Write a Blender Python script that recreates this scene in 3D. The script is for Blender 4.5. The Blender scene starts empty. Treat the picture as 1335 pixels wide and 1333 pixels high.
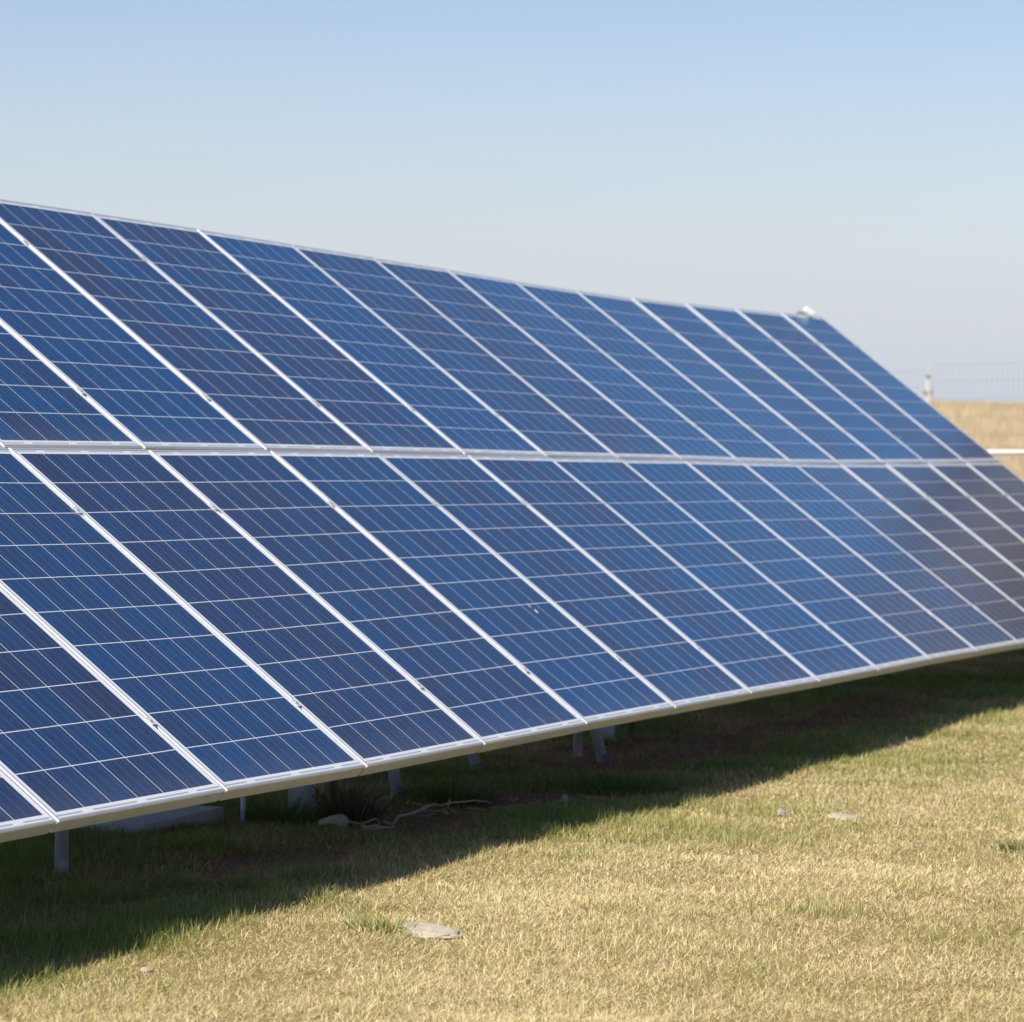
import bpy, bmesh, math, random
import numpy as np
from mathutils import Vector, Matrix

random.seed(7)
RNG = np.random.default_rng(11)
S = bpy.context.scene
COL = S.collection

# ------------------------------------------------------------------ camera
CAM_Z = 1.56
cam_d = bpy.data.cameras.new('camera')
cam = bpy.data.objects.new('camera', cam_d)
COL.objects.link(cam)
cam_d.sensor_width = 36.0
cam_d.lens = 4595.6 / 1335.0 * 36.0
cam_d.clip_start = 0.1
cam_d.clip_end = 6000
pitch = math.atan(143.5 / 4595.6)
cam.matrix_world = (Matrix.Translation((0, 0, CAM_Z))
                    @ Matrix.Rotation(math.pi / 2 - pitch, 4, 'X')
                    @ Matrix.Rotation(0.0147, 4, 'Z'))
cam_d.dof.use_dof = True
cam_d.dof.focus_distance = 10.6
cam_d.dof.aperture_fstop = 6.3
S.camera = cam

# ------------------------------------------------------------------ sky, sun, exposure
SUN = Vector((-0.817, -0.577, 0.0)).normalized()
EL = math.radians(50)
w = bpy.data.worlds.new('World')
S.world = w
w.use_nodes = True
nt = w.node_tree
sky = nt.nodes.new('ShaderNodeTexSky')
sky.sky_type = 'NISHITA'
sky.sun_disc = False
sky.sun_elevation = EL
sky.sun_rotation = math.atan2(SUN.x, SUN.y)
sky.air_density = 1.0
sky.dust_density = 0.2
sky.ozone_density = 1.0
tint = nt.nodes.new('ShaderNodeMix')
tint.data_type = 'RGBA'
tint.blend_type = 'MULTIPLY'
tint.inputs[0].default_value = 1.0
tint.inputs[7].default_value = (0.80, 0.785, 0.90, 1)
nt.links.new(sky.outputs[0], tint.inputs[6])
# pale haze low over the horizon
tc = nt.nodes.new('ShaderNodeTexCoord')
sx = nt.nodes.new('ShaderNodeSeparateXYZ')
nt.links.new(tc.outputs['Generated'], sx.inputs[0])
hz = nt.nodes.new('ShaderNodeMapRange')
hz.interpolation_type = 'SMOOTHERSTEP'
hz.inputs[1].default_value = -0.03; hz.inputs[2].default_value = 0.125
hz.inputs[3].default_value = 1.0; hz.inputs[4].default_value = 0.0
nt.links.new(sx.outputs[2], hz.inputs[0])
hm = nt.nodes.new('ShaderNodeMix')
hm.data_type = 'RGBA'
hm.inputs[7].default_value = (4.3, 4.72, 5.4, 1)
nt.links.new(hz.outputs[0], hm.inputs[0])
nt.links.new(tint.outputs[2], hm.inputs[6])
nt.links.new(hm.outputs[2], nt.nodes['Background'].inputs[0])
nt.nodes['Background'].inputs[1].default_value = 0.093
sun_d = bpy.data.lights.new('sun', 'SUN')
sun_d.energy = 5.0
sun_d.angle = math.radians(0.5)
sun_d.color = (1.0, 0.94, 0.85)
sun = bpy.data.objects.new('sun', sun_d)
COL.objects.link(sun)
sv = Vector((SUN.x * math.cos(EL), SUN.y * math.cos(EL), math.sin(EL)))
sun.rotation_euler = sv.to_track_quat('Z', 'Y').to_euler()
S.view_settings.view_transform = 'Standard'
S.view_settings.look = 'None'
S.view_settings.exposure = 0.57
S.view_settings.gamma = 1.0

# ------------------------------------------------------------------ helpers
def tag(o, label=None, cat=None, group=None, kind=None):
    if label: o['label'] = label
    if cat: o['category'] = cat
    if group: o['group'] = group
    if kind: o['kind'] = kind
    return o

def empty(name, loc, label, cat, group=None):
    o = bpy.data.objects.new(name, None)
    COL.objects.link(o)
    o.empty_display_size = 0.1
    o.location = loc
    return tag(o, label, cat, group)

def link_mesh(name, me, mat, parent=None, smooth=False):
    """Mesh in world coordinates; local when it has a parent."""
    if parent is not None:
        off = Vector(parent.location)
        me.transform(Matrix.Translation(-off))
    if mat is not None:
        me.materials.append(mat)
    if smooth:
        for p in me.polygons: p.use_smooth = True
    o = bpy.data.objects.new(name, me)
    COL.objects.link(o)
    if parent is not None:
        o.parent = parent
    return o

def bm_obj(name, bm, mat, parent=None, smooth=False):
    bmesh.ops.recalc_face_normals(bm, faces=bm.faces)
    me = bpy.data.meshes.new(name)
    bm.to_mesh(me)
    bm.free()
    return link_mesh(name, me, mat, parent, smooth)

def np_mesh(name, verts, faces_flat, loop_starts, loop_tot):
    me = bpy.data.meshes.new(name)
    me.vertices.add(len(verts))
    me.vertices.foreach_set('co', verts.astype(np.float32).ravel())
    me.loops.add(len(faces_flat))
    me.loops.foreach_set('vertex_index', faces_flat.astype(np.int32))
    me.polygons.add(len(loop_starts))
    me.polygons.foreach_set('loop_start', loop_starts.astype(np.int32))
    me.update(calc_edges=True)
    return me

def add_tube(bm, pts, r, seg=16, cap=True):
    pts = [Vector(p) for p in pts]
    rr = r if isinstance(r, (list, tuple)) else [r] * len(pts)
    rings = []
    for i, p in enumerate(pts):
        t = (pts[min(i + 1, len(pts) - 1)] - pts[max(i - 1, 0)]).normalized()
        a = t.cross(Vector((0, 0, 1)) if abs(t.z) < 0.95 else Vector((1, 0, 0))).normalized()
        b = t.cross(a)
        rings.append([bm.verts.new(p + (a * math.cos(q) + b * math.sin(q)) * rr[i])
                      for q in [2 * math.pi * k / seg for k in range(seg)]])
    for r0, r1 in zip(rings, rings[1:]):
        for k in range(seg):
            bm.faces.new((r0[k], r0[(k + 1) % seg], r1[(k + 1) % seg], r1[k]))
    if cap:
        bm.faces.new(rings[0]); bm.faces.new(rings[-1])

def add_box(bm, c, ax, ay, az_, sx, sy, sz, bevel=0.0):
    """box centred at c with axes ax, ay, az_ and full sizes"""
    M = Matrix((ax, ay, az_)).transposed().to_4x4()
    M.translation = c
    r = bmesh.ops.create_cube(bm, size=1.0, matrix=M @ Matrix.Diagonal((sx, sy, sz, 1)))
    if bevel > 0:
        es = list({e for v in r['verts'] for e in v.link_edges})
        bmesh.ops.bevel(bm, geom=es, offset=bevel, segments=2, affect='EDGES', profile=0.6)

def loft(bm, sections, closed_profile=True, cap=True):
    rings = [[bm.verts.new(p) for p in s] for s in sections]
    n = len(rings[0])
    for r0, r1 in zip(rings, rings[1:]):
        for k in range(n):
            bm.faces.new((r0[k], r0[(k + 1) % n], r1[(k + 1) % n], r1[k]))
    if cap:
        bm.faces.new(rings[0]); bm.faces.new(rings[-1])

# ------------------------------------------------------------------ node helpers
class N:
    def __init__(s, name):
        s.m = bpy.data.materials.new(name)
        s.m.use_nodes = True
        s.t = s.m.node_tree
        s.b = s.t.nodes['Principled BSDF']
    def n(s, typ, **kw):
        x = s.t.nodes.new(typ)
        for k, v in kw.items(): setattr(x, k, v)
        return x
    def l(s, a, b): s.t.links.new(a, b)
    def math(s, op, a, b=None, c=None, clamp=False):
        x = s.n('ShaderNodeMath', operation=op)
        x.use_clamp = clamp
        for i, v in enumerate((a, b, c)):
            if v is None: continue
            if isinstance(v, (int, float)): x.inputs[i].default_value = v
            else: s.l(v, x.inputs[i])
        return x.outputs[0]
    def mix(s, f, a, b, blend='MIX'):
        x = s.n('ShaderNodeMix', data_type='RGBA', blend_type=blend)
        for i, v in ((0, f), (6, a), (7, b)):
            if isinstance(v, (int, float)): x.inputs[i].default_value = v
            elif isinstance(v, tuple): x.inputs[i].default_value = v if len(v) == 4 else v + (1,)
            else: s.l(v, x.inputs[i])
        return x.outputs[2]
    def noise(s, vec, scale, detail=4, rough=0.55):
        x = s.n('ShaderNodeTexNoise')
        x.inputs['Scale'].default_value = scale
        x.inputs['Detail'].default_value = detail
        x.inputs['Roughness'].default_value = rough
        if vec is not None: s.l(vec, x.inputs['Vector'])
        return x
    def ramp(s, f, stops):
        x = s.n('ShaderNodeValToRGB')
        e = x.color_ramp.elements
        while len(e) < len(stops): e.new(0.5)
        for q, (p, c) in zip(e, stops):
            q.position = p
            q.color = c if len(c) == 4 else tuple(c) + (1,)
        s.l(f, x.inputs[0])
        return x.outputs[0]

def simple(name, col, rough=0.5, metal=0.0, var=0.15, scale=30, col2=None, bump=0.0):
    k = N(name)
    co = k.n('ShaderNodeTexCoord').outputs['Object']
    nz = k.noise(co, scale)
    c2 = col2 or tuple(c * (1 - var * 2) for c in col)
    k.l(k.mix(nz.outputs[0], col, c2), k.b.inputs['Base Color'])
    k.b.inputs['Roughness'].default_value = rough
    k.b.inputs['Metallic'].default_value = metal
    if bump:
        bp = k.n('ShaderNodeBump')
        bp.inputs['Strength'].default_value = bump
        bp.inputs['Distance'].default_value = 0.01
        k.l(nz.outputs[0], bp.inputs['Height'])
        k.l(bp.outputs[0], k.b.inputs['Normal'])
    return k.m

# ------------------------------------------------------------------ terrain
AZ = 1.1968
D = Vector((math.cos(AZ), math.sin(AZ), 0))           # along the array, away from the camera
NN = Vector((-math.sin(AZ), math.cos(AZ), 0))         # horizontally up the slope of the panels
P4 = Vector((1.022, 15.0862, -1.2393 + CAM_Z))        # bottom corner at joint 4
EDGE_H = 0.35

def vnoise(x, y, s, seed):
    x = np.asarray(x, float) / s; y = np.asarray(y, float) / s
    xi = np.floor(x).astype(np.int64); yi = np.floor(y).astype(np.int64)
    fx = x - xi; fy = y - yi
    fx = fx * fx * (3 - 2 * fx); fy = fy * fy * (3 - 2 * fy)
    def h(a, b):
        v = (a * 374761393 + b * 668265263 + seed * 974711) & 0x7fffffff
        v = ((v ^ (v >> 13)) * 1274126177) & 0x7fffffff
        v = (v ^ (v >> 16)) & 0xffff
        return v / 65535.0
    return (h(xi, yi) * (1 - fx) + h(xi + 1, yi) * fx) * (1 - fy) + (h(xi, yi + 1) * (1 - fx) + h(xi + 1, yi + 1) * fx) * fy

def fbm(x, y, s, seed, o=4):
    r = 0; a = 0.5
    for i in range(o):
        r = r + a * (vnoise(x, y, s, seed + i * 17) - 0.5)
        s *= 0.5; a *= 0.5
    return r

def ground_z(x, y):
    x = np.asarray(x, float); y = np.asarray(y, float)
    a = (x - P4.x) * D.x + (y - P4.y) * D.y
    b = (x - P4.x) * NN.x + (y - P4.y) * NN.y
    z = P4.z - EDGE_H - 0.0158 * np.clip(a, -12, 11) + 0.035 * np.clip((a - 1) / 4, 0, 1) - 0.022 * np.clip((-4 - a) / 3, 0, 1)
    near = np.clip((60 - y) / 30, 0, 1)
    z = z + near * (fbm(x, y, 1.1, 3) * 0.045 + fbm(x, y, 0.28, 9, 2) * 0.025)
    # the far field lifts gently to its crest, then falls away
    t = np.clip((y - 45) / 125, 0, 1)
    far = t * t * (3 - 2 * t) * 1.72 - np.clip((y - 185) / 600, 0, 4) * 2.2
    z = z + far + np.clip((y - 60) / 60, 0, 1) * fbm(x, y, 14, 21, 3) * 0.25
    return z

def gz(x, y): return float(ground_z(x, y))

def axis(lo, hi, step, outer):
    c = np.arange(lo, hi + step / 2, step)
    g = []; p = 0; st = step
    while p < outer:
        st *= 1.18; p += st; g.append(p)
    g = np.array(g)
    return np.concatenate([lo - g[::-1], c, hi + g])

xs = axis(-7, 8, 0.09, 3500)
ys = axis(5, 30, 0.11, 3500)
X, Y = np.meshgrid(xs, ys)
Z = ground_z(X, Y)
V = np.stack([X.ravel(), Y.ravel(), Z.ravel()], 1)
nx, ny = len(xs), len(ys)
i0 = (np.arange(ny - 1)[:, None] * nx + np.arange(nx - 1)[None, :]).ravel()
F = np.stack([i0, i0 + 1, i0 + 1 + nx, i0 + nx], 1)
me = np_mesh('ground', V, F.ravel(), np.arange(len(F)) * 4, np.full(len(F), 4))

k = N('ground_soil_and_straw')
pos = k.n('ShaderNodeNewGeometry').outputs['Position']
n1 = k.noise(pos, 1.3, 5).outputs[0]
n2 = k.noise(pos, 38, 5, 0.7).outputs[0]
n3 = k.noise(pos, 0.045, 4).outputs[0]
n4 = k.noise(pos, 160, 3, 0.7).outputs[0]
straw = k.ramp(n2, [(0.3, (0.10, 0.072, 0.03)), (0.55, (0.30, 0.22, 0.09)), (0.75, (0.50, 0.39, 0.19))])
moss = k.ramp(n2, [(0.3, (0.06, 0.06, 0.018)), (0.7, (0.22, 0.21, 0.065))])
near_c = k.mix(k.math('MULTIPLY', n1, 0.7), straw, moss)
# open field beyond the fence: pale ripe dry grass
sep = k.n('ShaderNodeSeparateXYZ'); k.l(pos, sep.inputs[0])
st = k.n('ShaderNodeCombineXYZ')
k.l(k.math('MULTIPLY', sep.outputs[0], 1.0), st.inputs[0])
k.l(k.math('MULTIPLY', sep.outputs[1], 0.15), st.inputs[1])
nf = k.noise(st.outputs[0], 1.6, 6, 0.65).outputs[0]
field = k.ramp(nf, [(0.3, (0.40, 0.30, 0.16)), (0.55, (0.54, 0.43, 0.25)), (0.75, (0.62, 0.52, 0.33))])
field = k.mix(k.math('MULTIPLY', n3, 0.35), field, (0.42, 0.36, 0.16))
ff = k.n('ShaderNodeMapRange'); k.l(sep.outputs[1], ff.inputs[0])
ff.inputs[1].default_value = 26; ff.inputs[2].default_value = 40
# brown soil under the panels, toned darker to deepen the shade there
off = k.n('ShaderNodeVectorMath', operation='DOT_PRODUCT')
k.l(pos, off.inputs[0]); off.inputs[1].default_value = NN
bdist = k.math('SUBTRACT', off.outputs['Value'], float(P4.dot(NN)))
under = k.n('ShaderNodeMapRange'); k.l(bdist, under.inputs[0])
under.inputs[1].default_value = -0.1; under.inputs[2].default_value = 0.5
soil = k.ramp(n4, [(0.3, (0.075, 0.043, 0.024)), (0.7, (0.25, 0.150, 0.088))])
patch = k.math('MULTIPLY', under.outputs[0], 0.9, clamp=True)
c = k.mix(patch, near_c, soil)
k.l(k.mix(ff.outputs[0], c, field), k.b.inputs['Base Color'])
k.b.inputs['Roughness'].default_value = 0.95
k.b.inputs['Specular IOR Level'].default_value = 0.1
bp = k.n('ShaderNodeBump'); bp.inputs['Strength'].default_value = 0.7; bp.inputs['Distance'].default_value = 0.02
k.l(n2, bp.inputs['Height']); k.l(bp.outputs[0], k.b.inputs['Normal'])
g = link_mesh('ground', me, k.m, smooth=True)
tag(g, kind='structure')

# ------------------------------------------------------------------ materials
def alu(name, col=(0.72, 0.73, 0.73), metal=0.6, rough=0.42):
    k = N(name)
    co = k.n('ShaderNodeTexCoord').outputs['Object']
    mp = k.n('ShaderNodeMapping'); k.l(co, mp.inputs[0])
    mp.inputs['Scale'].default_value = (6, 260, 260)
    nz = k.noise(mp.outputs[0], 1.0, 3, 0.6).outputs[0]
    ds = k.noise(co, 9, 5, 0.6).outputs[0]
    c = k.mix(k.math('MULTIPLY', nz, 0.25), col, tuple(q * 0.72 for q in col))
    c = k.mix(k.math('MULTIPLY_ADD', ds, 1.6, -0.75, clamp=True), c, (0.55, 0.50, 0.42))
    k.l(c, k.b.inputs['Base Color'])
    k.b.inputs['Metallic'].default_value = metal
    k.l(k.math('MULTIPLY_ADD', nz, 0.2, rough - 0.1), k.b.inputs['Roughness'])
    return k.m

M_frame = alu('anodised_aluminium_frame')
M_rail = alu('aluminium_rail', (0.7, 0.7, 0.7), 0.6, 0.45)
M_clamp = alu('aluminium_clamp', (0.78, 0.77, 0.74), 0.4, 0.5)
M_bolt = simple('steel_bolt', (0.50, 0.49, 0.46), 0.5, 0.5, scale=300)
M_galv = simple('galvanised_steel', (0.46, 0.49, 0.53), 0.5, 0.35, 0.12, 22)
M_conc = simple('pale_concrete', (0.40, 0.41, 0.42), 0.9, 0, 0.2, 35, bump=0.4)
M_bluesteel = simple('blue_grey_steel_plate', (0.40, 0.47, 0.55), 0.55, 0.2, 0.12, 18)
M_dark = simple('weathered_dark_steel', (0.16, 0.15, 0.14), 0.7, 0.2, 0.2, 20)
M_white = simple('white_paint', (0.62, 0.61, 0.58), 0.45, 0, 0.05, 12)
M_whitepl = simple('white_plastic', (0.82, 0.82, 0.80), 0.4, 0, 0.03, 50)
M_grey = simple('grey_casting', (0.25, 0.25, 0.24), 0.6, 0, 0.1, 80)
M_rock = simple('pale_limestone', (0.46, 0.395, 0.29), 0.95, 0, 0.2, 26, bump=0.9)
M_rockdk = simple('grey_stone', (0.36, 0.35, 0.34), 0.95, 0, 0.2, 40, bump=0.8)
M_wood = simple('dry_bleached_wood', (0.48, 0.37, 0.26), 0.9, 0, 0.22, 60, bump=0.5)
M_wire = simple('fence_wire', (0.40, 0.41, 0.43), 0.5, 0.2, 0.1, 10)
M_timber = simple('pale_painted_timber_post', (0.72, 0.70, 0.64), 0.85, 0, 0.15, 25)

def make_cells():
    PW, PH, FR = 1.000, 1.671, 0.011
    k = N('polycrystalline_cells_under_glass')
    uv = k.n('ShaderNodeUVMap'); uv.uv_map = 'metres'
    sp = k.n('ShaderNodeSeparateXYZ'); k.l(uv.outputs[0], sp.inputs[0])
    x, y = sp.outputs[0], sp.outputs[1]
    pit = 0.1573; cell = 0.1541
    x0 = (PW - (6 * pit - 0.0032)) / 2; pity = 0.1607; y0 = (PH - (10 * pity - 0.0032)) / 2
    cx = k.math('DIVIDE', k.math('SUBTRACT', x, x0), pit)
    cy = k.math('DIVIDE', k.math('SUBTRACT', y, y0), pity)
    ix, iy = k.math('FLOOR', cx), k.math('FLOOR', cy)
    fx = k.math('MULTIPLY', k.math('FRACT', cx), pit)
    fy = k.math('MULTIPLY', k.math('FRACT', cy), pity)
    inx = k.math('LESS_THAN', fx, cell); iny = k.math('LESS_THAN', fy, pity - 0.0032)
    okx = k.math('MULTIPLY', k.math('GREATER_THAN', cx, 0), k.math('LESS_THAN', cx, 6 - 0.0032 / pit))
    oky = k.math('MULTIPLY', k.math('GREATER_THAN', cy, 0), k.math('LESS_THAN', cy, 10 - 0.0032 / pity))
    incell = k.math('MULTIPLY', k.math('MULTIPLY', inx, iny), k.math('MULTIPLY', okx, oky))
    # busbars: three thin ribbons per cell, running the long way
    bb = None
    for q in (0.0258, 0.0774, 0.129):
        d_ = k.math('LESS_THAN', k.math('ABSOLUTE', k.math('SUBTRACT', fx, q)), 0.0008)
        bb = d_ if bb is None else k.math('MAXIMUM', bb, d_)
    # connector ribbons in the two end margins
    sx = k.math('FRACT', k.math('DIVIDE', k.math('ADD', cx, 1.0), 2.0))
    seg = k.math('MULTIPLY', k.math('GREATER_THAN', sx, 0.09), k.math('LESS_THAN', sx, 0.91))
    mb = k.math('MULTIPLY', k.math('GREATER_THAN', y, 0.0165), k.math('LESS_THAN', y, 0.0225))
    mt = k.math('MULTIPLY', k.math('GREATER_THAN', y, PH - 0.0225), k.math('LESS_THAN', y, PH - 0.0165))
    rib = k.math('MULTIPLY', seg, k.math('MAXIMUM', mb, mt))
    # per-cell tint
    oi = k.n('ShaderNodeObjectInfo')
    idv = k.n('ShaderNodeCombineXYZ'); k.l(ix, idv.inputs[0]); k.l(iy, idv.inputs[1])
    k.l(k.math('MULTIPLY', oi.outputs['Random'], 97.0), idv.inputs[2])
    wn = k.n('ShaderNodeTexWhiteNoise', noise_dimensions='3D'); k.l(idv.outputs[0], wn.inputs['Vector'])
    r1 = wn.outputs['Value']
    wsp = k.n('ShaderNodeSeparateColor'); k.l(wn.outputs['Color'], wsp.inputs[0])
    r2 = wsp.outputs[1]
    cn = k.noise(idv.outputs[0], 0.45, 2).outputs[0]
    r1 = k.math('ADD', k.math('MULTIPLY', r1, 0.62), k.math('MULTIPLY_ADD', cn, 1.7, -0.65), clamp=True)
    # panels differ a little from batch to batch
    bw = k.n('ShaderNodeTexWhiteNoise', noise_dimensions='1D'); k.l(k.math('MULTIPLY', oi.outputs['Random'], 31.0), bw.inputs['W'])
    r1 = k.math('ADD', r1, k.math('MULTIPLY_ADD', bw.outputs['Value'], 0.8, -0.4), clamp=True)
    cellcol = k.ramp(r1, [(0.0, (0.004, 0.049, 0.150)), (0.4, (0.007, 0.043, 0.122)),
                          (0.75, (0.014, 0.034, 0.096)), (1.0, (0.021, 0.027, 0.070))])
    # panel tint held in the object colour: rgb = tint, a = amount
    amt = k.math('MULTIPLY', oi.outputs['Alpha'], k.math('MULTIPLY_ADD', r2, 0.55, 0.55), clamp=True)
    cellcol = k.mix(amt, cellcol, oi.outputs['Color'])
    # crystal grain
    vo = k.n('ShaderNodeTexVoronoi'); vo.inputs['Scale'].default_value = 85
    k.l(uv.outputs[0], vo.inputs['Vector'])
    vs = k.n('ShaderNodeSeparateColor'); k.l(vo.outputs['Color'], vs.inputs[0])
    cellcol = k.mix(1.0, cellcol, k.ramp(vs.outputs[0], [(0, (0.82, 0.84, 0.88)), (1, (1.18, 1.16, 1.12))]), 'MULTIPLY')
    white = (0.80, 0.79, 0.765)
    c = k.mix(incell, white, k.mix(bb, cellcol, (0.12, 0.16, 0.26)))
    c = k.mix(rib, c, (0.36, 0.38, 0.41))
    # dust: thin warm film, thicker low on the panel
    obj = k.n('ShaderNodeTexCoord').outputs['Object']
    dn = k.noise(obj, 2.6, 5, 0.6).outputs[0]
    dn2 = k.noise(obj, 70, 3, 0.6).outputs[0]
    dust = k.math('MULTIPLY', k.math('MULTIPLY_ADD', dn, 0.035, 0.0, clamp=True), k.math('MULTIPLY_ADD', dn2, 0.8, 0.4))
    # grime gathered along the lower edge, and faint run marks down the glass
    low = k.n('ShaderNodeMapRange'); k.l(y, low.inputs[0])
    low.inputs[1].default_value = 0.15; low.inputs[2].default_value = 0.0
    mp2 = k.n('ShaderNodeMapping'); k.l(obj, mp2.inputs[0]); mp2.inputs['Scale'].default_value = (38, 2.0, 1)
    rn = k.noise(mp2.outputs[0], 1.0, 3, 0.6).outputs[0]
    dust = k.math('ADD', dust, k.math('MULTIPLY', low.outputs[0], k.math('MULTIPLY', rn, 0.16)))
    dust = k.math('ADD', dust, k.math('MULTIPLY_ADD', rn, 0.14, -0.075, clamp=True))
    c = k.mix(dust, c, (0.34, 0.32, 0.29))
    k.l(c, k.b.inputs['Base Color'])
    k.b.inputs['Specular IOR Level'].default_value = 0.0
    k.b.inputs['Roughness'].default_value = 0.8
    # glass with a bluish anti-reflection coat
    fr = k.n('ShaderNodeFresnel'); fr.inputs['IOR'].default_value = 1.5
    gl = k.n('ShaderNodeBsdfGlossy'); gl.inputs['Color'].default_value = (0.65, 0.88, 1.0, 1)
    k.l(k.math('MULTIPLY_ADD', dn, 0.18, 0.13), gl.inputs['Roughness'])
    mx = k.n('ShaderNodeMixShader')
    k.l(fr.outputs[0], mx.inputs[0]); k.l(k.b.outputs[0], mx.inputs[1]); k.l(gl.outputs[0], mx.inputs[2])
    k.l(mx.outputs[0], k.t.nodes['Material Output'].inputs[0])
    return k.m
M_cells = make_cells()

# ------------------------------------------------------------------ solar panels
JMIN = -2
DZ = [-0.0021, -0.0009, -0.0059, -0.0023, 0.0036, 0.0045, 0.0045, 0.0021, 0.0035, 0.0052, 0.0008, -0.0021, -0.0048, -0.0047, -0.0041, -0.0013, 0.004]
DT = [0.0015, 0.0019, 0.0027, 0.0041, 0.0014, 0.0001, -0.0006, -0.0021, -0.0049, -0.0069, -0.0083, -0.0084, -0.0056, -0.001, 0.004, 0.0093, 0.0129]
DY = [0.0097, 0.0028, -0.0025, -0.0051, -0.0117, -0.0188, -0.0201, -0.0231, -0.0193, -0.0117, -0.0053, -0.0001, 0.0177, 0.0239, 0.021, 0.0184, 0.0241]
TILT = 0.6397
PITCH = 1.012
PW, PH = 1.000, 1.671
SL = 1.6786        # joint to joint up the slope
FD = 0.045         # frame depth

def joint(k_, s):
    """point on the array plane at joint k, s metres up the slope, and the slope direction"""
    i = min(max(k_ - JMIN, 0), len(DZ) - 1)
    t = TILT + DT[i]
    up = NN * math.cos(t) + Vector((0, 0, math.sin(t)))
    p = P4 + D * ((k_ - 4) * PITCH) + NN * DY[i] + Vector((0, 0, -0.0158 * (k_ - 4) + DZ[i]))
    return p + up * s, up

def panel_meshes():
    # frame: mitred ring, chamfered outer lip, 45 mm deep, lip 11 mm
    bm = bmesh.new()
    prof = [(0.0025, -FD), (0.0025, -0.010), (0.0, -0.009), (0.0, -0.005), (0.0015, -0.0015), (0.005, 0.0), (0.0105, 0.0), (0.011, -0.0005), (0.011, -0.006),
            (0.0035, -0.0065), (0.0035, -FD + 0.003), (0.028, -FD + 0.003), (0.028, -FD)]
    rings = []
    for (sx, sy) in ((0, 0), (1, 0), (1, 1), (0, 1)):
        ring = []
        for (o_, z) in prof:
            x = -PW / 2 + o_ if sx == 0 else PW / 2 - o_
            y = o_ if sy == 0 else PH - o_
            ring.append(bm.verts.new((x, y, z)))
        rings.append(ring)
    n = len(prof)
    for q in range(4):
        r0, r1 = rings[q], rings[(q + 1) % 4]
        for j in range(n):
            bm.faces.new((r0[j], r0[(j + 1) % n], r1[(j + 1) % n], r1[j]))
    bmesh.ops.recalc_face_normals(bm, faces=bm.faces)
    fm = bpy.data.meshes.new('frame'); bm.to_mesh(fm); bm.free()
    fm.materials.append(M_frame)
    # laminate: 4 mm slab whose top lies 1.5 mm under the lip
    bm = bmesh.new()
    uvl = bm.loops.layers.uv.new('metres')
    x0, x1, y0, y1 = -PW / 2 + 0.0045, PW / 2 - 0.0045, 0.0045, PH - 0.0045
    zt, zb = -0.0015, -0.0055
    tx0, tx1, ty0, ty1 = -PW / 2 + 0.0112, PW / 2 - 0.0112, 0.0112, PH - 0.0112
    t = [bm.verts.new(p) for p in ((tx0, ty0, zt), (tx1, ty0, zt), (tx1, ty1, zt), (tx0, ty1, zt))]
    b = [bm.verts.new(p) for p in ((tx0, ty0, zb), (tx1, ty0, zb), (tx1, ty1, zb), (tx0, ty1, zb))]
    bm.faces.new(t); bm.faces.new(b[::-1])
    for q in range(4):
        bm.faces.new((t[q], b[q], b[(q + 1) % 4], t[(q + 1) % 4]))
    bmesh.ops.recalc_face_normals(bm, faces=bm.faces)
    for f in bm.faces:
        for lp in f.loops:
            lp[uvl].uv = (lp.vert.co.x + PW / 2, lp.vert.co.y)
    cm = bpy.data.meshes.new('cell_sheet'); bm.to_mesh(cm); bm.free()
    cm.materials.append(M_cells)
    # junction box on the back
    bm = bmesh.new()
    add_box(bm, Vector((0, PH - 0.16, -0.0175)), Vector((1, 0, 0)), Vector((0, 1, 0)), Vector((0, 0, 1)), 0.12, 0.10, 0.022, 0.003)
    jm = bpy.data.meshes.new('junction_box'); bm.to_mesh(jm); bm.free()
    jm.materials.append(M_dark)
    return fm, cm, jm

FM, CM, JM = panel_meshes()
proto = empty('solar_panel', (0, 0, 0), 'x', 'solar panel', 'solar panels of the tilted array')
proto_parts = []
for nm, m in (('frame', FM), ('cell_sheet', CM), ('junction_box', JM)):
    o = bpy.data.objects.new(nm, m); COL.objects.link(o); o.parent = proto
    proto_parts.append(o)

ORD = {1: 'at the far end', 2: 'second from the far end', 3: 'third from the far end', 4: 'fourth from the far end',
       5: 'fifth from the far end', 6: 'sixth from the far end', 7: 'seventh from the far end', 8: 'eighth from the far end',
       9: 'ninth from the far end', 10: 'tenth from the far end', 11: 'eleventh from the far end', 12: 'twelfth from the far end',
       13: 'thirteenth from the far end', 14: 'fourteenth from the far end', 15: 'fifteenth from the far end',
       16: 'sixteenth from the far end', 17: 'seventeenth from the far end', 18: 'eighteenth from the far end'}
# tint (r, g, b, amount) of single panels
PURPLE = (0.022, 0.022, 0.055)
BROWN = (0.034, 0.024, 0.030)  # paints part of the brown reflection into the cell colour
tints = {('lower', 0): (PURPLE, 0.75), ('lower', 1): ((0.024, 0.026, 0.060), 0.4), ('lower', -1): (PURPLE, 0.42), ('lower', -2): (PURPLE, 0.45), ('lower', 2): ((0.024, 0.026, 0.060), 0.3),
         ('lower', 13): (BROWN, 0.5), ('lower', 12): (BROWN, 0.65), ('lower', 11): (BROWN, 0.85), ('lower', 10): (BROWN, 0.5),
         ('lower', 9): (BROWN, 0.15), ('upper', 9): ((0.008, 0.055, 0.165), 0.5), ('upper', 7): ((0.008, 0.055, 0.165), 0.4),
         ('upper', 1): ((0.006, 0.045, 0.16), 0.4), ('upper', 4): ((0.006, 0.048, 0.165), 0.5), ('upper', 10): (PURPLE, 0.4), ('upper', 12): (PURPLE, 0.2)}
first = True
rj = random.Random(3)
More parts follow.
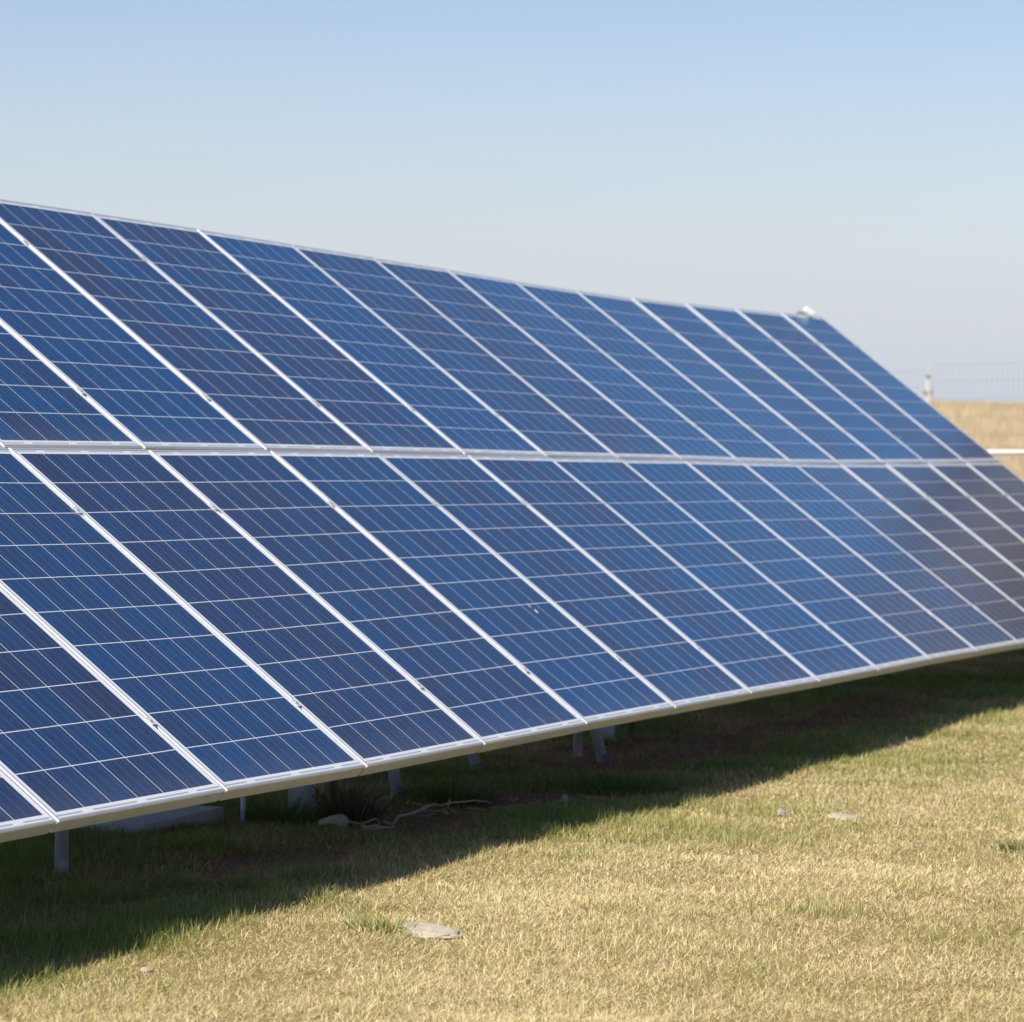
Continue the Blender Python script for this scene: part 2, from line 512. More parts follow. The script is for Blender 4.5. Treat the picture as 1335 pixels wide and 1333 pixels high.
for row, sbase in (('lower', 0.0), ('upper', SL)):
    for kk in range(13, -5 if row == 'lower' else -3, -1):
        if row == 'upper' and kk < -2: continue
        pa, ua = joint(kk, sbase)
        pb, ub = joint(kk + 1, sbase)
        xax = (pb - pa).normalized()
        u = (ua + ub).normalized()
        u = (u - xax * u.dot(xax)).normalized()
        zax = xax.cross(u)
        org = (pa + pb) / 2 + u * (0.0 if row == 'lower' else 0.0)
        org += zax * rj.uniform(-0.0012, 0.0012) + u * rj.uniform(-0.0012, 0.0012)
        if first:
            r, parts = proto, proto_parts
            first = False
        else:
            r = proto.copy(); COL.objects.link(r)
            parts = []
            for ch in proto_parts:
                c_ = ch.copy(); COL.objects.link(c_); c_.parent = r; parts.append(c_)
        M = Matrix((xax, u, zax)).transposed().to_4x4()
        M.translation = org
        r.matrix_world = M
        nth = 14 - kk
        r['_cell'] = row + str(kk)
        look = ''
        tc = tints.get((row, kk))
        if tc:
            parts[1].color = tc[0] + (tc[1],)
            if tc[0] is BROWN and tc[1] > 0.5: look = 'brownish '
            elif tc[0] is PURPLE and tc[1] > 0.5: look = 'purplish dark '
            elif tc[0] is BROWN: look = 'hazy '
        else:
            parts[1].color = (0.03, 0.055, 0.13, 0.0)
        base = look + 'blue' if not look or look == 'hazy ' else look.strip()
        r['label'] = '%s solar panel in the %s row, %s of the array' % (base, row, ORD[nth])

# pale dried splash on one lower panel, a second on an upper one
def splash(col_, row, sdist, kf, seed, n_, ln):
    rr = random.Random(seed)
    for o in bpy.data.objects:
        if o.get('category') == 'solar panel' and o.get('_cell') == (row + str(col_)):
            bm = bmesh.new()
            cx_ = (kf - col_ - 0.5) * PITCH
            for i in range(n_):
                px_ = cx_ + rr.gauss(0, 0.007); py_ = sdist - rr.random() * ln
                rad = rr.uniform(0.003, 0.009)
                vs = [bm.verts.new((px_ + rad * math.cos(a) * rr.uniform(0.7, 1.1), py_ + rad * 1.6 * math.sin(a) * rr.uniform(0.7, 1.1), -0.0011 + i * 0.00001)) for a in [q * math.pi / 5 for q in range(10)]]
                bm.faces.new(vs)
            me_ = bpy.data.meshes.new('splash'); bm.to_mesh(me_); bm.free()
            me_.materials.append(M_splash)
            q_ = bpy.data.objects.new('splash', me_); COL.objects.link(q_); q_.parent = o
            q_['label'] = 'pale dried bird dropping on the glass'
M_splash = simple('dried_bird_dropping', (0.62, 0.58, 0.54), 0.9, 0, 0.1, 90)
splash(2, 'lower', 0.675, 2.73, 4, 9, 0.05)
splash(12, 'upper', 0.275, 12.12, 9, 5, 0.04)
for o in bpy.data.objects:
    if '_cell' in o: del o['_cell']

# ------------------------------------------------------------------ mounting rack
p0_ = joint(-2, 0.3)[0]
rack = empty('mounting_rack', (p0_.x, p0_.y, gz(p0_.x, p0_.y)),
             'metal mounting rack of rails, posts and struts carrying the tilted solar panels', 'mounting rack')
KR = list(range(-4, 15))
SR = [0.32, 1.33, SL + 0.33, SL + 1.34]
for s in SR:
    secs = []
    for kq in KR:
        p, u = joint(kq, s)
        if kq == 14: p = p - D * 0.0
        zx = D.cross(u).normalized()
        c0 = p - zx * (FD + 0.001)
        secs.append([c0 + u * 0.02, c0 - u * 0.02, c0 - u * 0.02 - zx * 0.045, c0 + u * 0.02 - zx * 0.045])
    bm = bmesh.new(); loft(bm, secs)
    bm_obj('rail', bm, M_rail, rack)
# mid clamps over the gaps (end clamps at the far end)
bmc = None
for kq in range(-2, 15):
    for s in SR:
        p, u = joint(kq, s)
        if kq == -2 and s > SL: continue
        zx = D.cross(u).normalized()
        xx = u.cross(zx).normalized()
        bm = bmesh.new()
        off_ = -0.006 if kq == 14 else 0
        add_box(bm, p + xx * off_ + zx * 0.0022, xx, u, zx, 0.030, 0.034, 0.0018, 0.0006)
        add_box(bm, p + xx * off_ - zx * 0.022, xx, u, zx, 0.008, 0.020, 0.0448)
        cl = bm_obj('clamp', bm, M_clamp, rack)
        bm = bmesh.new()
        add_tube(bm, [p + xx * off_ + zx * 0.0036, p + xx * off_ + zx * 0.0058], 0.005, 6)
        b_ = bm_obj('bolt', bm, M_bolt, rack)
        b_.parent = cl
        # cl has no offset of its own, so the bolt keeps its place
# rafters under the rails
RAFT = [-3.1, -0.95, 1.25, 3.65, 5.6, 8.0, 10.4, 12.8]
def jf(kf, s):
    k0 = math.floor(kf); t = kf - k0
    a, u = joint(k0, s); b, u2 = joint(k0 + 1, s)
    return a.lerp(b, t), u.lerp(u2, t).normalized()
def under(kf, s, drop=FD + 0.046 + 0.06):
    p, u = jf(kf, s)
    zx = D.cross(u).normalized()
    return p - zx * drop
for kf in RAFT:
    p0, u = jf(kf, 0.12); p1, _ = jf(kf, SL * 2 - 0.15)
    zx = D.cross(u).normalized()
    bm = bmesh.new()
    add_box(bm, (p0 + p1) / 2 - zx * (FD + 0.0465 + 0.03), D, u, zx, 0.045, (p1 - p0).length, 0.06, 0.002)
    bm_obj('rafter', bm, M_galv, rack)
def pipe(name, a, b, r, mat=M_galv, seg=20, parent=rack):
    bm = bmesh.new(); add_tube(bm, [a, b], r, seg)
    return bm_obj(name, bm, mat, parent, smooth=False)
def shade(o):
    for p in o.data.polygons: p.use_smooth = len(p.vertices) == 4
    return o
def slope_z(x, y, drop=0.09):
    """height of the underside of the array above x, y"""
    v = Vector((x, y, 0)) - Vector((P4.x, P4.y, 0))
    a, b = v.dot(D), v.dot(NN)
    p, u = jf(4 + a / PITCH, max(b, 0.02) / math.cos(TILT))
    return p.z - drop
def gpt(x, y, dz=0.0): return Vector((x, y, gz(x, y) + dz))

# front round posts (positions measured on the ground)
for (x, y, r) in ((-1.408, 11.107, 0.0225), (0.311, 15.819, 0.02)):
    shade(pipe('post', gpt(x, y, -0.1), Vector((x, y, slope_z(x, y, 0.085))), r))
# wide blue grey steel uprights
for (x, y, ww) in ((-0.763, 13.027, 0.098), (0.457, 16.608, 0.085)):
    zt = slope_z(x, y, 0.10); zb = gz(x, y) - 0.1
    bm = bmesh.new()
    add_box(bm, Vector((x, y, (zt + zb) / 2)), Vector((1, 0, 0)), Vector((0, 1, 0)), Vector((0, 0, 1)), ww, 0.05, zt - zb, 0.004)
    bm_obj('upright', bm, M_bluesteel, rack)
# dark posts right behind the uprights
for (x, y) in ((-0.649, 13.100), (0.586, 16.691)):
    shade(pipe('post', gpt(x, y, -0.1), Vector((x, y, slope_z(x, y, 0.1))), 0.014, M_dark))
# raking struts, feet towards the open side
for (foot, head) in (((-0.426, 13.754), (-0.644, 14.221)), ((-0.130, 14.843), (-0.374, 15.362)), ((0.426, 15.466), (0.135, 15.674))):
    fx, fy = foot; hx, hy = head
    o = pipe('strut', gpt(fx, fy, -0.03), Vector((hx, hy, slope_z(hx, hy, 0.09))), 0.024)
    shade(o)
    bm = bmesh.new()
    add_tube(bm, [gpt(fx + 0.012, fy - 0.02, -0.03), gpt(fx, fy, 0.03)], [0.036, 0.029], 14)
    b_ = bm_obj('foot', bm, M_dark, rack); b_.parent = o
# back legs
for kf in RAFT:
    p = under(kf, SL + 0.95)
    shade(pipe('back_leg', gpt(p.x, p.y, -0.1), p, 0.03))

# ------------------------------------------------------------------ things near the rack
def rock(name, loc, size, seed, mat, label, group=None, sink=0.35, rot=0.0, cat='rock'):
    bm = bmesh.new()
    bmesh.ops.create_icosphere(bm, subdivisions=4, radius=1.0)
    rr = random.Random(seed)
    ph = [(Vector((rr.gauss(0, 1), rr.gauss(0, 1), rr.gauss(0, 1))).normalized(), rr.uniform(0.55, 0.9)) for _ in range(9)]
    from mathutils import noise as mn
    for v in bm.verts:
        d_ = v.co.normalized()
        q = 1.0
        for n_, h_ in ph:
            dd = d_.dot(n_)
            if dd > 0.05: q = min(q, h_ / dd)
        q *= 1 + 0.10 * mn.noise(d_ * 2.3 + Vector((seed, 0, 0))) + 0.05 * mn.noise(d_ * 7 + Vector((0, seed, 0)))
        v.co = Vector((d_.x * q * size[0] / 2, d_.y * q * size[1] / 2, d_.z * q * size[2] / 2))
    bmesh.ops.rotate(bm, verts=bm.verts, cent=(0, 0, 0), matrix=Matrix.Rotation(rot, 3, 'Z'))
    bmesh.ops.recalc_face_normals(bm, faces=bm.faces)
    me = bpy.data.meshes.new(name); bm.to_mesh(me); bm.free()
    me.materials.append(mat)
    o = bpy.data.objects.new(name, me); COL.objects.link(o)
    o.location = (loc[0], loc[1], gz(*loc) + size[2] * (0.5 - sink))
    return tag(o, label, cat, group)

rock('rock', (-0.208, 9.965), (0.20, 0.28, 0.030), 5, M_rock, 'flat pale rock sunk in the sunlit dry grass nearest the camera', sink=0.40, rot=0.3)
rock('rock', (1.282, 13.390), (0.13, 0.22, 0.030), 8, M_rock, 'small flat whitish rock lying in the sunlit lawn on the right', sink=0.4)
rock('rock', (1.048, 13.421), (0.05, 0.06, 0.042), 12, M_rockdk, 'small bluish grey stone beside the whitish rock in sunlit grass', sink=0.3)
rock('rock', (-0.628, 12.632), (0.115, 0.12, 0.075), 21, M_rock, 'rounded tan rock in the shade at the foot of the dark post', sink=0.25)
rock('rock', (-0.488, 12.581), (0.07, 0.07, 0.03), 25, M_rock, 'small flat stone among the dead branches in the shade', sink=0.3)
rock('pebble', (-0.939, 9.197), (0.035, 0.03, 0.02), 31, M_rock, 'tiny white pebble just outside the shadow edge at the left', sink=0.3, cat='pebble')
rock('pebble', (0.223, 13.774), (0.025, 0.025, 0.045), 33, M_rock, 'tiny pale pebble standing in shaded grass below the front strut', sink=0.2, cat='pebble')

# paving slab under the left end
bm = bmesh.new()
xs_, ys_ = (-1.55, -1.10), (11.78, 12.35)
zc = gz(-1.349, 12.508)
add_box(bm, Vector((-1.370, 12.508, zc + 0.016)), D, NN, Vector((0, 0, 1)), 0.62, 0.50, 0.06, 0.006)
o = bm_obj('concrete_slab', bm, M_conc)
tag(o, 'flat grey concrete slab lying in the grass under the left panels', 'slab')

# thin white pipe and leaning stake
bm = bmesh.new(); add_tube(bm, [gpt(-0.955, 12.684, -0.05), gpt(-0.955, 12.684, 0.42)], 0.009, 12)
o = bm_obj('thin_pipe', bm, M_galv); tag(o, 'thin pale grey upright pipe stuck in the grass behind the front frame', 'pipe')
bm = bmesh.new(); add_tube(bm, [gpt(-0.721, 12.871, -0.01), gpt(-0.654, 12.902, 0.20), gpt(-0.623, 12.923, 0.36)], [0.006, 0.007, 0.006], 8)
o = bm_obj('stake', bm, M_wood); tag(o, 'thin pale stake leaning in front of the blue grey upright', 'stake')

# dead branches lying in the shade
def branch(pts, r, label, twigs=()):
    bm = bmesh.new()
    rr = random.Random(len(label) + int(abs(pts[0][0]) * 1000))
    fine = []
    for (a, b) in zip(pts, pts[1:]):
        for t_ in (0.0, 0.33, 0.66):
            fine.append(tuple(a[i] + (b[i] - a[i]) * t_ + rr.gauss(0, (0.006, 0.012, 0.006)[i]) for i in range(3)))
    pts = fine + [pts[-1]]
    P = [gpt(x, y, z - 0.006) for (x, y, z) in pts]
    add_tube(bm, P, [r * (1 - 0.6 * i / (len(P) - 1)) for i in range(len(P))], 7)
    for tw in twigs:
        Q = [gpt(x, y, z) for (x, y, z) in tw]
        add_tube(bm, Q, [r * 0.55 * (1 - 0.6 * i / (len(Q) - 1)) for i in range(len(Q))], 6)
    o = bm_obj('branch', bm, M_wood, smooth=True)
    tag(o, label, 'branch', 'dead branches under the panels')
branch([(-0.457, 12.767, 0.02), (-0.374, 12.871, 0.035), (-0.301, 13.100, 0.045), (-0.218, 13.224, 0.05), (-0.125, 13.349, 0.045), (-0.062, 13.390, 0.03)], 0.0065,
       'longer bleached dead branch lying in the shade right of the rock',
       [((-0.218, 13.224, 0.05), (-0.223, 13.100, 0.035), (-0.176, 12.975, 0.02)), ((-0.301, 13.100, 0.045), (-0.343, 12.975, 0.03), (-0.415, 12.892, 0.03))])
branch([(-0.540, 13.235, 0.02), (-0.477, 13.442, 0.04), (-0.415, 13.650, 0.05), (-0.353, 13.805, 0.05), (-0.270, 13.909, 0.04)], 0.0055,
       'thinner dead branch lying behind the longer one near the strut foot',
       [((-0.477, 13.442, 0.04), (-0.436, 13.390, 0.06)),])
branch([(-0.581, 12.664, 0.02), (-0.509, 12.736, 0.025), (-0.436, 12.809, 0.015)], 0.006,
       'short broken twig lying beside the rounded tan rock')
rt = random.Random(17)
for i in range(16):
    a_ = rt.uniform(-3.0, -1.2); b_2 = rt.uniform(0.15, 0.75)
    c_ = Vector((P4.x, P4.y, 0)) + D * a_ + NN * b_2
    th_ = rt.uniform(0, math.pi); ln = rt.uniform(0.05, 0.16)
    pts_ = [(c_.x + math.cos(th_) * ln * q + rt.gauss(0, 0.006), c_.y + math.sin(th_) * ln * q + rt.gauss(0, 0.006), rt.uniform(0.008, 0.026)) for q in (-0.5, -0.2, 0.15, 0.5)]
    bm = bmesh.new()
    add_tube(bm, [gpt(*p) for p in pts_], [0.0035, 0.0032, 0.0026, 0.0014], 6)
    o = bm_obj('twig', bm, M_wood, smooth=True)
    tag(o, 'thin dry twig scattered on the brown soil under the panels', 'twig', 'dry twigs under the panels')

# sensor box clipped to the top frame at the far end
pt, ut = jf(13.62, SL * 2 - 0.005)
zx = D.cross(ut).normalized()
sens = empty('sensor', pt, 'small white sensor box on a grey bracket on the top frame edge', 'sensor')
bm = bmesh.new()
add_box(bm, pt + Vector((-0.045, 0, 0.012)), Vector((1, 0, 0)), Vector((0, 1, 0)), Vector((0, 0, 1)), 0.05, 0.05, 0.030, 0.004)
bm_obj('bracket', bm, M_grey, sens)
bm = bmesh.new()
R_ = Matrix.Rotation(math.radians(32), 3, 'Y')
add_box(bm, pt + Vector((0.02, 0, 0.024)), R_ @ Vector((1, 0, 0)), Vector((0, 1, 0)), R_ @ Vector((0, 0, 1)), 0.082, 0.06, 0.042, 0.007)
bm_obj('housing', bm, M_whitepl, sens)
bm = bmesh.new()
add_tube(bm, [pt + Vector((-0.01, 0, -0.015)), pt + Vector((-0.01, 0, 0.01))], 0.006, 8)
bm_obj('stem', bm, M_grey, sens)

# ------------------------------------------------------------------ fence and rail behind
FY = 41.0
FXP = (1207 - 667.5) / 4595.6 * FY
fz = gz(FXP, FY)
fence = empty('wire_fence', (FXP, FY, fz), 'tall thin wire mesh fence in front of the dry field', 'fence')
ztop_post = 0.33 + CAM_Z
bm = bmesh.new()
add_box(bm, Vector((FXP, FY, (fz - 0.1 + ztop_post) / 2)), Vector((1, 0, 0)), Vector((0, 1, 0)), Vector((0, 0, 1)), 0.044, 0.044, ztop_post - fz + 0.1, 0.004)
pst = bm_obj('fence_post', bm, M_timber, fence)
bm = bmesh.new()
add_box(bm, Vector((FXP, FY, ztop_post + 0.02)), Vector((1, 0, 0)), Vector((0, 1, 0)), Vector((0, 0, 1)), 0.050, 0.050, 0.045, 0.006)
cp = bm_obj('cap', bm, M_grey, fence); cp.parent = pst
for sx in (-1, 1):
    bm = bmesh.new()
    add_box(bm, Vector((FXP + sx * 0.036, FY - 0.02, ztop_post - 0.16)), Vector((1, 0, 0)), Vector((0, 1, 0)), Vector((0, 0, 1)), 0.03, 0.03, 0.045, 0.005)
    q = bm_obj('insulator', bm, M_grey, fence); q.parent = pst
for px_ in (FXP - 4.0, FXP + 3.3, FXP + 6.6, FXP - 7.3):
    z_ = gz(px_, FY)
    bm = bmesh.new()
    add_box(bm, Vector((px_, FY, (z_ - 0.1 + ztop_post) / 2)), Vector((1, 0, 0)), Vector((0, 1, 0)), Vector((0, 0, 1)), 0.044, 0.044, ztop_post - z_ + 0.1, 0.004)
    bm_obj('fence_post', bm, M_timber, fence)
def mesh_panel(xa, xb, za, zb, zc):
    """welded mesh: uprights every 62 mm, level wires; zb, zc = top at xa and xb"""
    bm = bmesh.new()
    n_ = int((xb - xa) / 0.062)
    for i in range(n_ + 1):
        x = xa + (xb - xa) * i / n_
        zt = zb + (zc - zb) * i / n_
        add_tube(bm, [Vector((x, FY + 0.03, za)), Vector((x, FY + 0.03, zt))], 0.0024, 4, False)
    m_ = 11
    for j in range(m_ + 1):
        t = (j / m_) ** 1.0
        add_tube(bm, [Vector((xa, FY + 0.0345, za + (zb - za) * t)), Vector((xb, FY + 0.0345, za + (zc - za) * t))], 0.0024, 4, False)
    bm_obj('wire_mesh', bm, M_wire, fence)
mesh_panel(FXP + 0.06, FXP + 6.6, fz - 0.02, CAM_Z + 0.50, CAM_Z + 0.72)
mesh_panel(FXP - 7.3, FXP - 0.06, fz - 0.02, CAM_Z + 0.36, CAM_Z + 0.42)

RY = 33.0
rz = CAM_Z - (592 - 523 - 9) / 4595.6 * RY
x_l, x_r = 3.9, 6.9
rail = empty('barrier_rail', (x_l, RY, gz(x_l, RY)), 'white horizontal barrier rail behind the far end of the array', 'barrier rail')
bm = bmesh.new(); add_tube(bm, [Vector((x_l - 0.2, RY, rz)), Vector((x_r, RY, rz + 0.06))], 0.023, 16)
shade(bm_obj('rail', bm, M_white, rail))
for px_ in (x_l, 5.5, 6.7):
    zz = rz + 0.06 * (px_ - x_l) / (x_r - x_l)
    bm = bmesh.new(); add_tube(bm, [Vector((px_, RY, gz(px_, RY) - 0.1)), Vector((px_, RY, zz - 0.026))], 0.025, 14)
    shade(bm_obj('post', bm, M_white, rail))

# ------------------------------------------------------------------ added unseen building, a guess at the brown reflection's source
SHX, SHY = 7.4, 34.0
SZ = gz(SHX + 2, SHY)
shed = empty('shed', (SHX, SHY, SZ), 'assumed brown timber building added out of view to be mirrored in the far lower panels', 'shed')
M_shed = simple('dark_brown_boards', (0.32, 0.18, 0.11), 0.8, 0, 0.2, 3)
M_roof = simple('brown_sheet_roof', (0.30, 0.18, 0.14), 0.7, 0, 0.15, 5)
SW, SD, SH = 7.0, 4.0, 4.05
bm = bmesh.new()
for i in range(35):                                   # upright boards with open joints
    for yy in (SHY, SHY + SD):
        add_box(bm, Vector((SHX + (i + 0.5) * SW / 35, yy, SZ + SH / 2 - 0.05)), Vector((1, 0, 0)), Vector((0, 1, 0)), Vector((0, 0, 1)), SW / 35 - 0.008, 0.03, SH + 0.1)
for i in range(20):
    for xx in (SHX + 0.015, SHX + SW - 0.015):
        add_box(bm, Vector((xx, SHY + 0.02 + (i + 0.5) * (SD - 0.04) / 20, SZ + SH / 2 - 0.05)), Vector((1, 0, 0)), Vector((0, 1, 0)), Vector((0, 0, 1)), 0.03, (SD - 0.04) / 20 - 0.008, SH + 0.1)
for xx in (SHX + 0.02, SHX + SW - 0.02):              # gables
    loft(bm, [[Vector((xx + q, SHY + 0.02, SZ + SH)), Vector((xx + q, SHY + SD - 0.02, SZ + SH)), Vector((xx + q, SHY + SD / 2, SZ + SH + 1.15))] for q in (-0.012, 0.012)])
bm_obj('wall', bm, M_shed, shed)
bm = bmesh.new()
for sgn in (-1, 1):
    y0 = SHY + SD / 2 + sgn * (SD / 2 + 0.3); y1 = SHY + SD / 2
    z0 = SZ + SH - 0.12; z1 = SZ + SH + 1.21
    loft(bm, [[Vector((xx, y0, z0)), Vector((xx, y1, z1)), Vector((xx, y1, z1 + 0.05)), Vector((xx, y0, z0 + 0.05))] for xx in (SHX - 0.3, SHX + SW + 0.3)])
bm_obj('roof', bm, M_roof, shed)
bm = bmesh.new()
add_box(bm, Vector((SHX + 2.2, SHY - 0.035, SZ + 1.05)), Vector((1, 0, 0)), Vector((0, 1, 0)), Vector((0, 0, 1)), 0.95, 0.03, 2.1, 0.004)
dr = bm_obj('door', bm, M_dark, shed)
bm = bmesh.new()
add_tube(bm, [Vector((SHX + 2.58, SHY - 0.08, SZ + 0.98)), Vector((SHX + 2.58, SHY - 0.08, SZ + 1.12))], 0.012, 8)
hd = bm_obj('handle', bm, M_grey, shed); hd.parent = dr

# ------------------------------------------------------------------ grass
def grass_material(name, transl=0.25):
    k = N(name)
    at = k.n('ShaderNodeAttribute'); at.attribute_name = 'blade'
    k.l(at.outputs['Color'], k.b.inputs['Base Color'])
    k.b.inputs['Roughness'].default_value = 0.6
    k.b.inputs['Specular IOR Level'].default_value = 0.25
    tr = k.n('ShaderNodeBsdfTranslucent'); k.l(at.outputs['Color'], tr.inputs[0])
    mx = k.n('ShaderNodeMixShader'); mx.inputs[0].default_value = transl
    k.l(k.b.outputs[0], mx.inputs[1]); k.l(tr.outputs[0], mx.inputs[2])
    k.l(mx.outputs[0], k.t.nodes['Material Output'].inputs[0])
    return k.m

def blades(name, x, y, length, width, lean, head, col, curl, mat):
    n = len(x)
    z = ground_z(x, y) - 0.004
    b = np.stack([x, y, z], 1)
    h = np.stack([np.cos(head), np.sin(head), np.zeros(n)], 1)
    side = np.stack([-np.sin(head), np.cos(head), np.zeros(n)], 1)
    tw = RNG.uniform(-1, 1, n)[:, None]
    side = side * np.cos(tw) + h * np.sin(tw)
    def at(t, le):
        return (h * np.sin(le)[:, None] + np.array([0, 0, 1.0]) * np.cos(le)[:, None]) * (length * t)[:, None]
    p1 = b + at(0.5, lean)
    p2 = p1 + at(0.5, np.minimum(lean + curl, 1.75))
    p2[:, 2] = np.maximum(p2[:, 2], z + 0.006)
    w_ = width[:, None] * 0.5
    V = np.stack([b - side * w_, b + side * w_, p1 + side * w_ * 0.85, p1 - side * w_ * 0.85, p2], 1).reshape(-1, 3)
    base = np.arange(n)[:, None] * 5
    F = np.concatenate([base + np.array([[0, 1, 2, 3]]), base + np.array([[3, 2, 4]])], 1).ravel()
    ls = (np.arange(n)[:, None] * 7 + np.array([[0, 4]])).ravel()
    me = np_mesh(name, V, F, ls, None)
    a = me.color_attributes.new('blade', 'FLOAT_COLOR', 'POINT')
    c4 = np.ones((n, 5, 4), np.float32)
    c4[:, :, :3] = col[:, None, :]
    c4[:, :2, :3] *= 0.8
    a.data.foreach_set('color', c4.ravel())
    return link_mesh(name, me, mat)

def edge_off(x, y): return (x - P4.x) * NN.x + (y - P4.y) * NN.y

def sample(n, ya, yb, marg, power):
    """ground points in the viewed wedge, thinning with distance"""
    u = RNG.random(n)
    y = (ya ** power + u * (yb ** power - ya ** power)) ** (1 / power)
    x = (RNG.random(n) * 2 - 1) * (0.148 * y + marg)
    return x, y

M_grass = grass_material('dry_and_green_grass_blades')
x, y = sample(2500000, 7.2, 27.5, 0.45, 0.9)
eo = edge_off(x, y)
keep = eo < 1.7
ux = (x + 1.370) * D.x + (y - 12.508) * D.y; uy = (x + 1.370) * NN.x + (y - 12.508) * NN.y
keep &= ~((np.abs(ux) < 0.31) & (np.abs(uy) < 0.25))     # none grows through the slab
x, y, eo = x[keep], y[keep], eo[keep]
under = np.clip((eo + 0.30) / 0.3, 0, 1)                 # ground in the shade of the array
g1 = fbm(x, y, 1.3, 40, 3); g2 = fbm(x, y, 0.32, 60, 3)
al = (x - P4.x) * D.x + (y - P4.y) * D.y
def zone(a0, b0, ra, rb): return np.exp(-((al - a0) / ra) ** 2 - ((eo - b0) / rb) ** 2)
soilz = zone(-2.2, 0.42, 1.1, 0.34) + zone(-4.1, 0.30, 0.6, 0.16) + zone(0.6, 0.75, 1.3, 0.45) + zone(3.2, 0.5, 1.6, 0.3)
bare_p = np.clip((soilz + fbm(x, y, 0.5, 77, 3) * 1.3 - 0.35) * 3.0, 0, 1) * (under > 0.4)
bare = RNG.random(len(x)) < bare_p * 0.86
litter = bare_p > 0.5
x, y, eo, under, g1, g2, al, litter = (q[~bare] for q in (x, y, eo, under, g1, g2, al, litter))
n = len(x)
pgreen = np.clip(0.09 + g1 * 0.7 + g2 * 0.9 + np.clip((y - 11) / 30, 0, 0.12), 0.03, 0.8)
# a greener strip follows the shade line where the soil dries more slowly
strip = np.exp(-((eo + 0.35) / 0.3) ** 2)
pgreen = np.clip(pgreen + strip * 0.15 + under * np.clip(0.34 + g1 + g2 * 0.8, 0.03, 0.8), 0.03, 0.92)
pgreen = pgreen + 0.3 * under * np.clip((-3.0 - al) / 1.5, 0, 1) * (g1 > -0.12)
pgreen = np.where(litter, 0.12, pgreen)
green = RNG.random(n) < pgreen
upright = RNG.random(n) < np.where(green, 0.40, 0.07)
sc = np.clip(y / 9.0, 0.85, 2.2)
length = np.where(green, RNG.uniform(0.014, 0.036, n), RNG.uniform(0.012, 0.038, n)) * (1 + 1.3 * np.clip(g2 * 2.2 + 0.05, 0, 1)) * (1 + under * 0.35)
width = RNG.uniform(0.0009, 0.0021, n) * sc
lean = np.where(upright, RNG.uniform(0.05, 0.75, n), RNG.uniform(0.8, 1.5, n))
head = RNG.uniform(0, 2 * np.pi, n) + 0.0
curl = RNG.uniform(0.0, 0.5, n)
t = RNG.random(n)[:, None]
dry = (1 - t) * np.array([0.64, 0.50, 0.235]) + t * np.array([0.90, 0.77, 0.48])
dk = (RNG.random(n) < 0.24 + g1 * 0.9 + fbm(x, y, 0.6, 123, 3) * 0.5)[:, None]
dry = np.where(dk, dry * np.array([0.52, 0.45, 0.40]), dry)
grn = (1 - t) * np.array([0.19, 0.21, 0.045]) + t * np.array([0.46, 0.44, 0.14])
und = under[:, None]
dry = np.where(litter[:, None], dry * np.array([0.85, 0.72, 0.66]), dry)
dry = dry * (1 - und * np.array([0.25, 0.38, 0.46]))  # blade colours darkened under the array, deepening its shade
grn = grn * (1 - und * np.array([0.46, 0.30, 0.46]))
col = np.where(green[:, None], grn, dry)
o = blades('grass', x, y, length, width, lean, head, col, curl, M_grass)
tag(o, 'short dry lawn grass with green patches around the solar array', 'grass', kind='stuff')

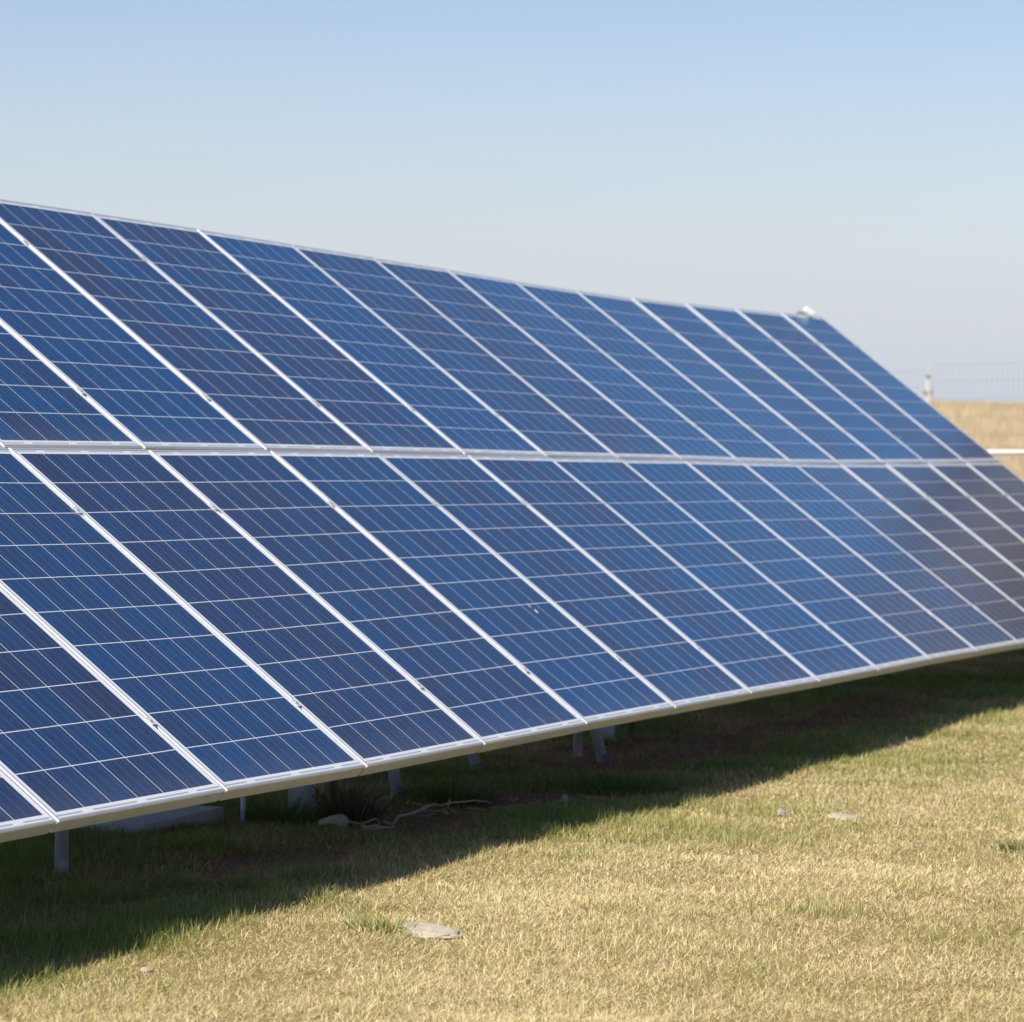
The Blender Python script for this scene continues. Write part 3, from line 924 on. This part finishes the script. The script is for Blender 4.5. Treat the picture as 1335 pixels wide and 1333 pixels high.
# taller tussocks that can be told apart
def tussock(loc, r, h, n_, label, cols, seed):
    rr = np.random.default_rng(seed)
    q = rr.random(n_) ** 0.6 * r; a = rr.random(n_) * 2 * np.pi
    xx, yy = loc[0] + q * np.cos(a), loc[1] + q * np.sin(a)
    ln = h * rr.uniform(0.5, 1.1, n_)
    t_ = rr.random(n_)[:, None]
    cc = (1 - t_) * np.array(cols[0]) + t_ * np.array(cols[1])
    o = blades('grass_tussock', xx, yy, ln, rr.uniform(0.002, 0.0036, n_), 0.15 + q / r * 0.75 * rr.uniform(0.4, 1.2, n_), a, cc, rr.uniform(0.1, 0.9, n_), M_grass)
    tag(o, label, 'grass tussock')
G_ = ((0.05, 0.10, 0.02), (0.15, 0.19, 0.05)); B_ = ((0.07, 0.045, 0.028), (0.17, 0.115, 0.065))
tussock((-0.581, 12.892), 0.10, 0.24, 500, 'drooping reddish brown dry tussock beside the dark post', B_, 1)
tussock((-0.830, 12.767), 0.13, 0.14, 600, 'dense green tussock at the foot of the wide blue grey upright', G_, 2)
tussock((-0.218, 13.650), 0.16, 0.15, 700, 'dark green tussock right of the leaning strut in the shade', G_, 3)
tussock((0.467, 14.273), 0.20, 0.13, 700, 'low dark green tussock in the shade near the shadow edge', G_, 4)
tussock((-0.358, 9.986), 0.10, 0.055, 190, 'small bright green tuft left of the flat pale rock', ((0.12, 0.18, 0.035), (0.28, 0.30, 0.08)), 5)
tussock((1.785, 12.352), 0.10, 0.055, 200, 'small dark green tuft in the lawn at the right edge', ((0.08, 0.12, 0.03), (0.2, 0.22, 0.06)), 6)

# tall ripe grass of the field behind
M_field = grass_material('ripe_field_grass', 0.3)
n = 150000
u = RNG.random(n)
y = 42.5 * (185 / 42.5) ** u
x = y * RNG.uniform(0.095, 0.175, n)
t = RNG.random(n)[:, None]
clump = fbm(x, y * 0.4, 3.0, 91, 3)[:, None]
col = (1 - t) * np.array([0.50, 0.39, 0.22]) + t * np.array([0.72, 0.60, 0.39])
col = col * (1 + clump * 0.5)
o = blades('field_grass', x, y, RNG.uniform(0.2, 0.5, n) * (1 + clump[:, 0]), RNG.uniform(0.006, 0.012, n) * np.clip(y / 50, 1, 3.0),
           RNG.uniform(0.0, 0.5, n), RNG.uniform(0, 6.28, n), col, RNG.uniform(0.1, 0.7, n), M_field)
tag(o, 'tall ripe straw coloured grass of the field beyond the fence', 'grass', kind='stuff')
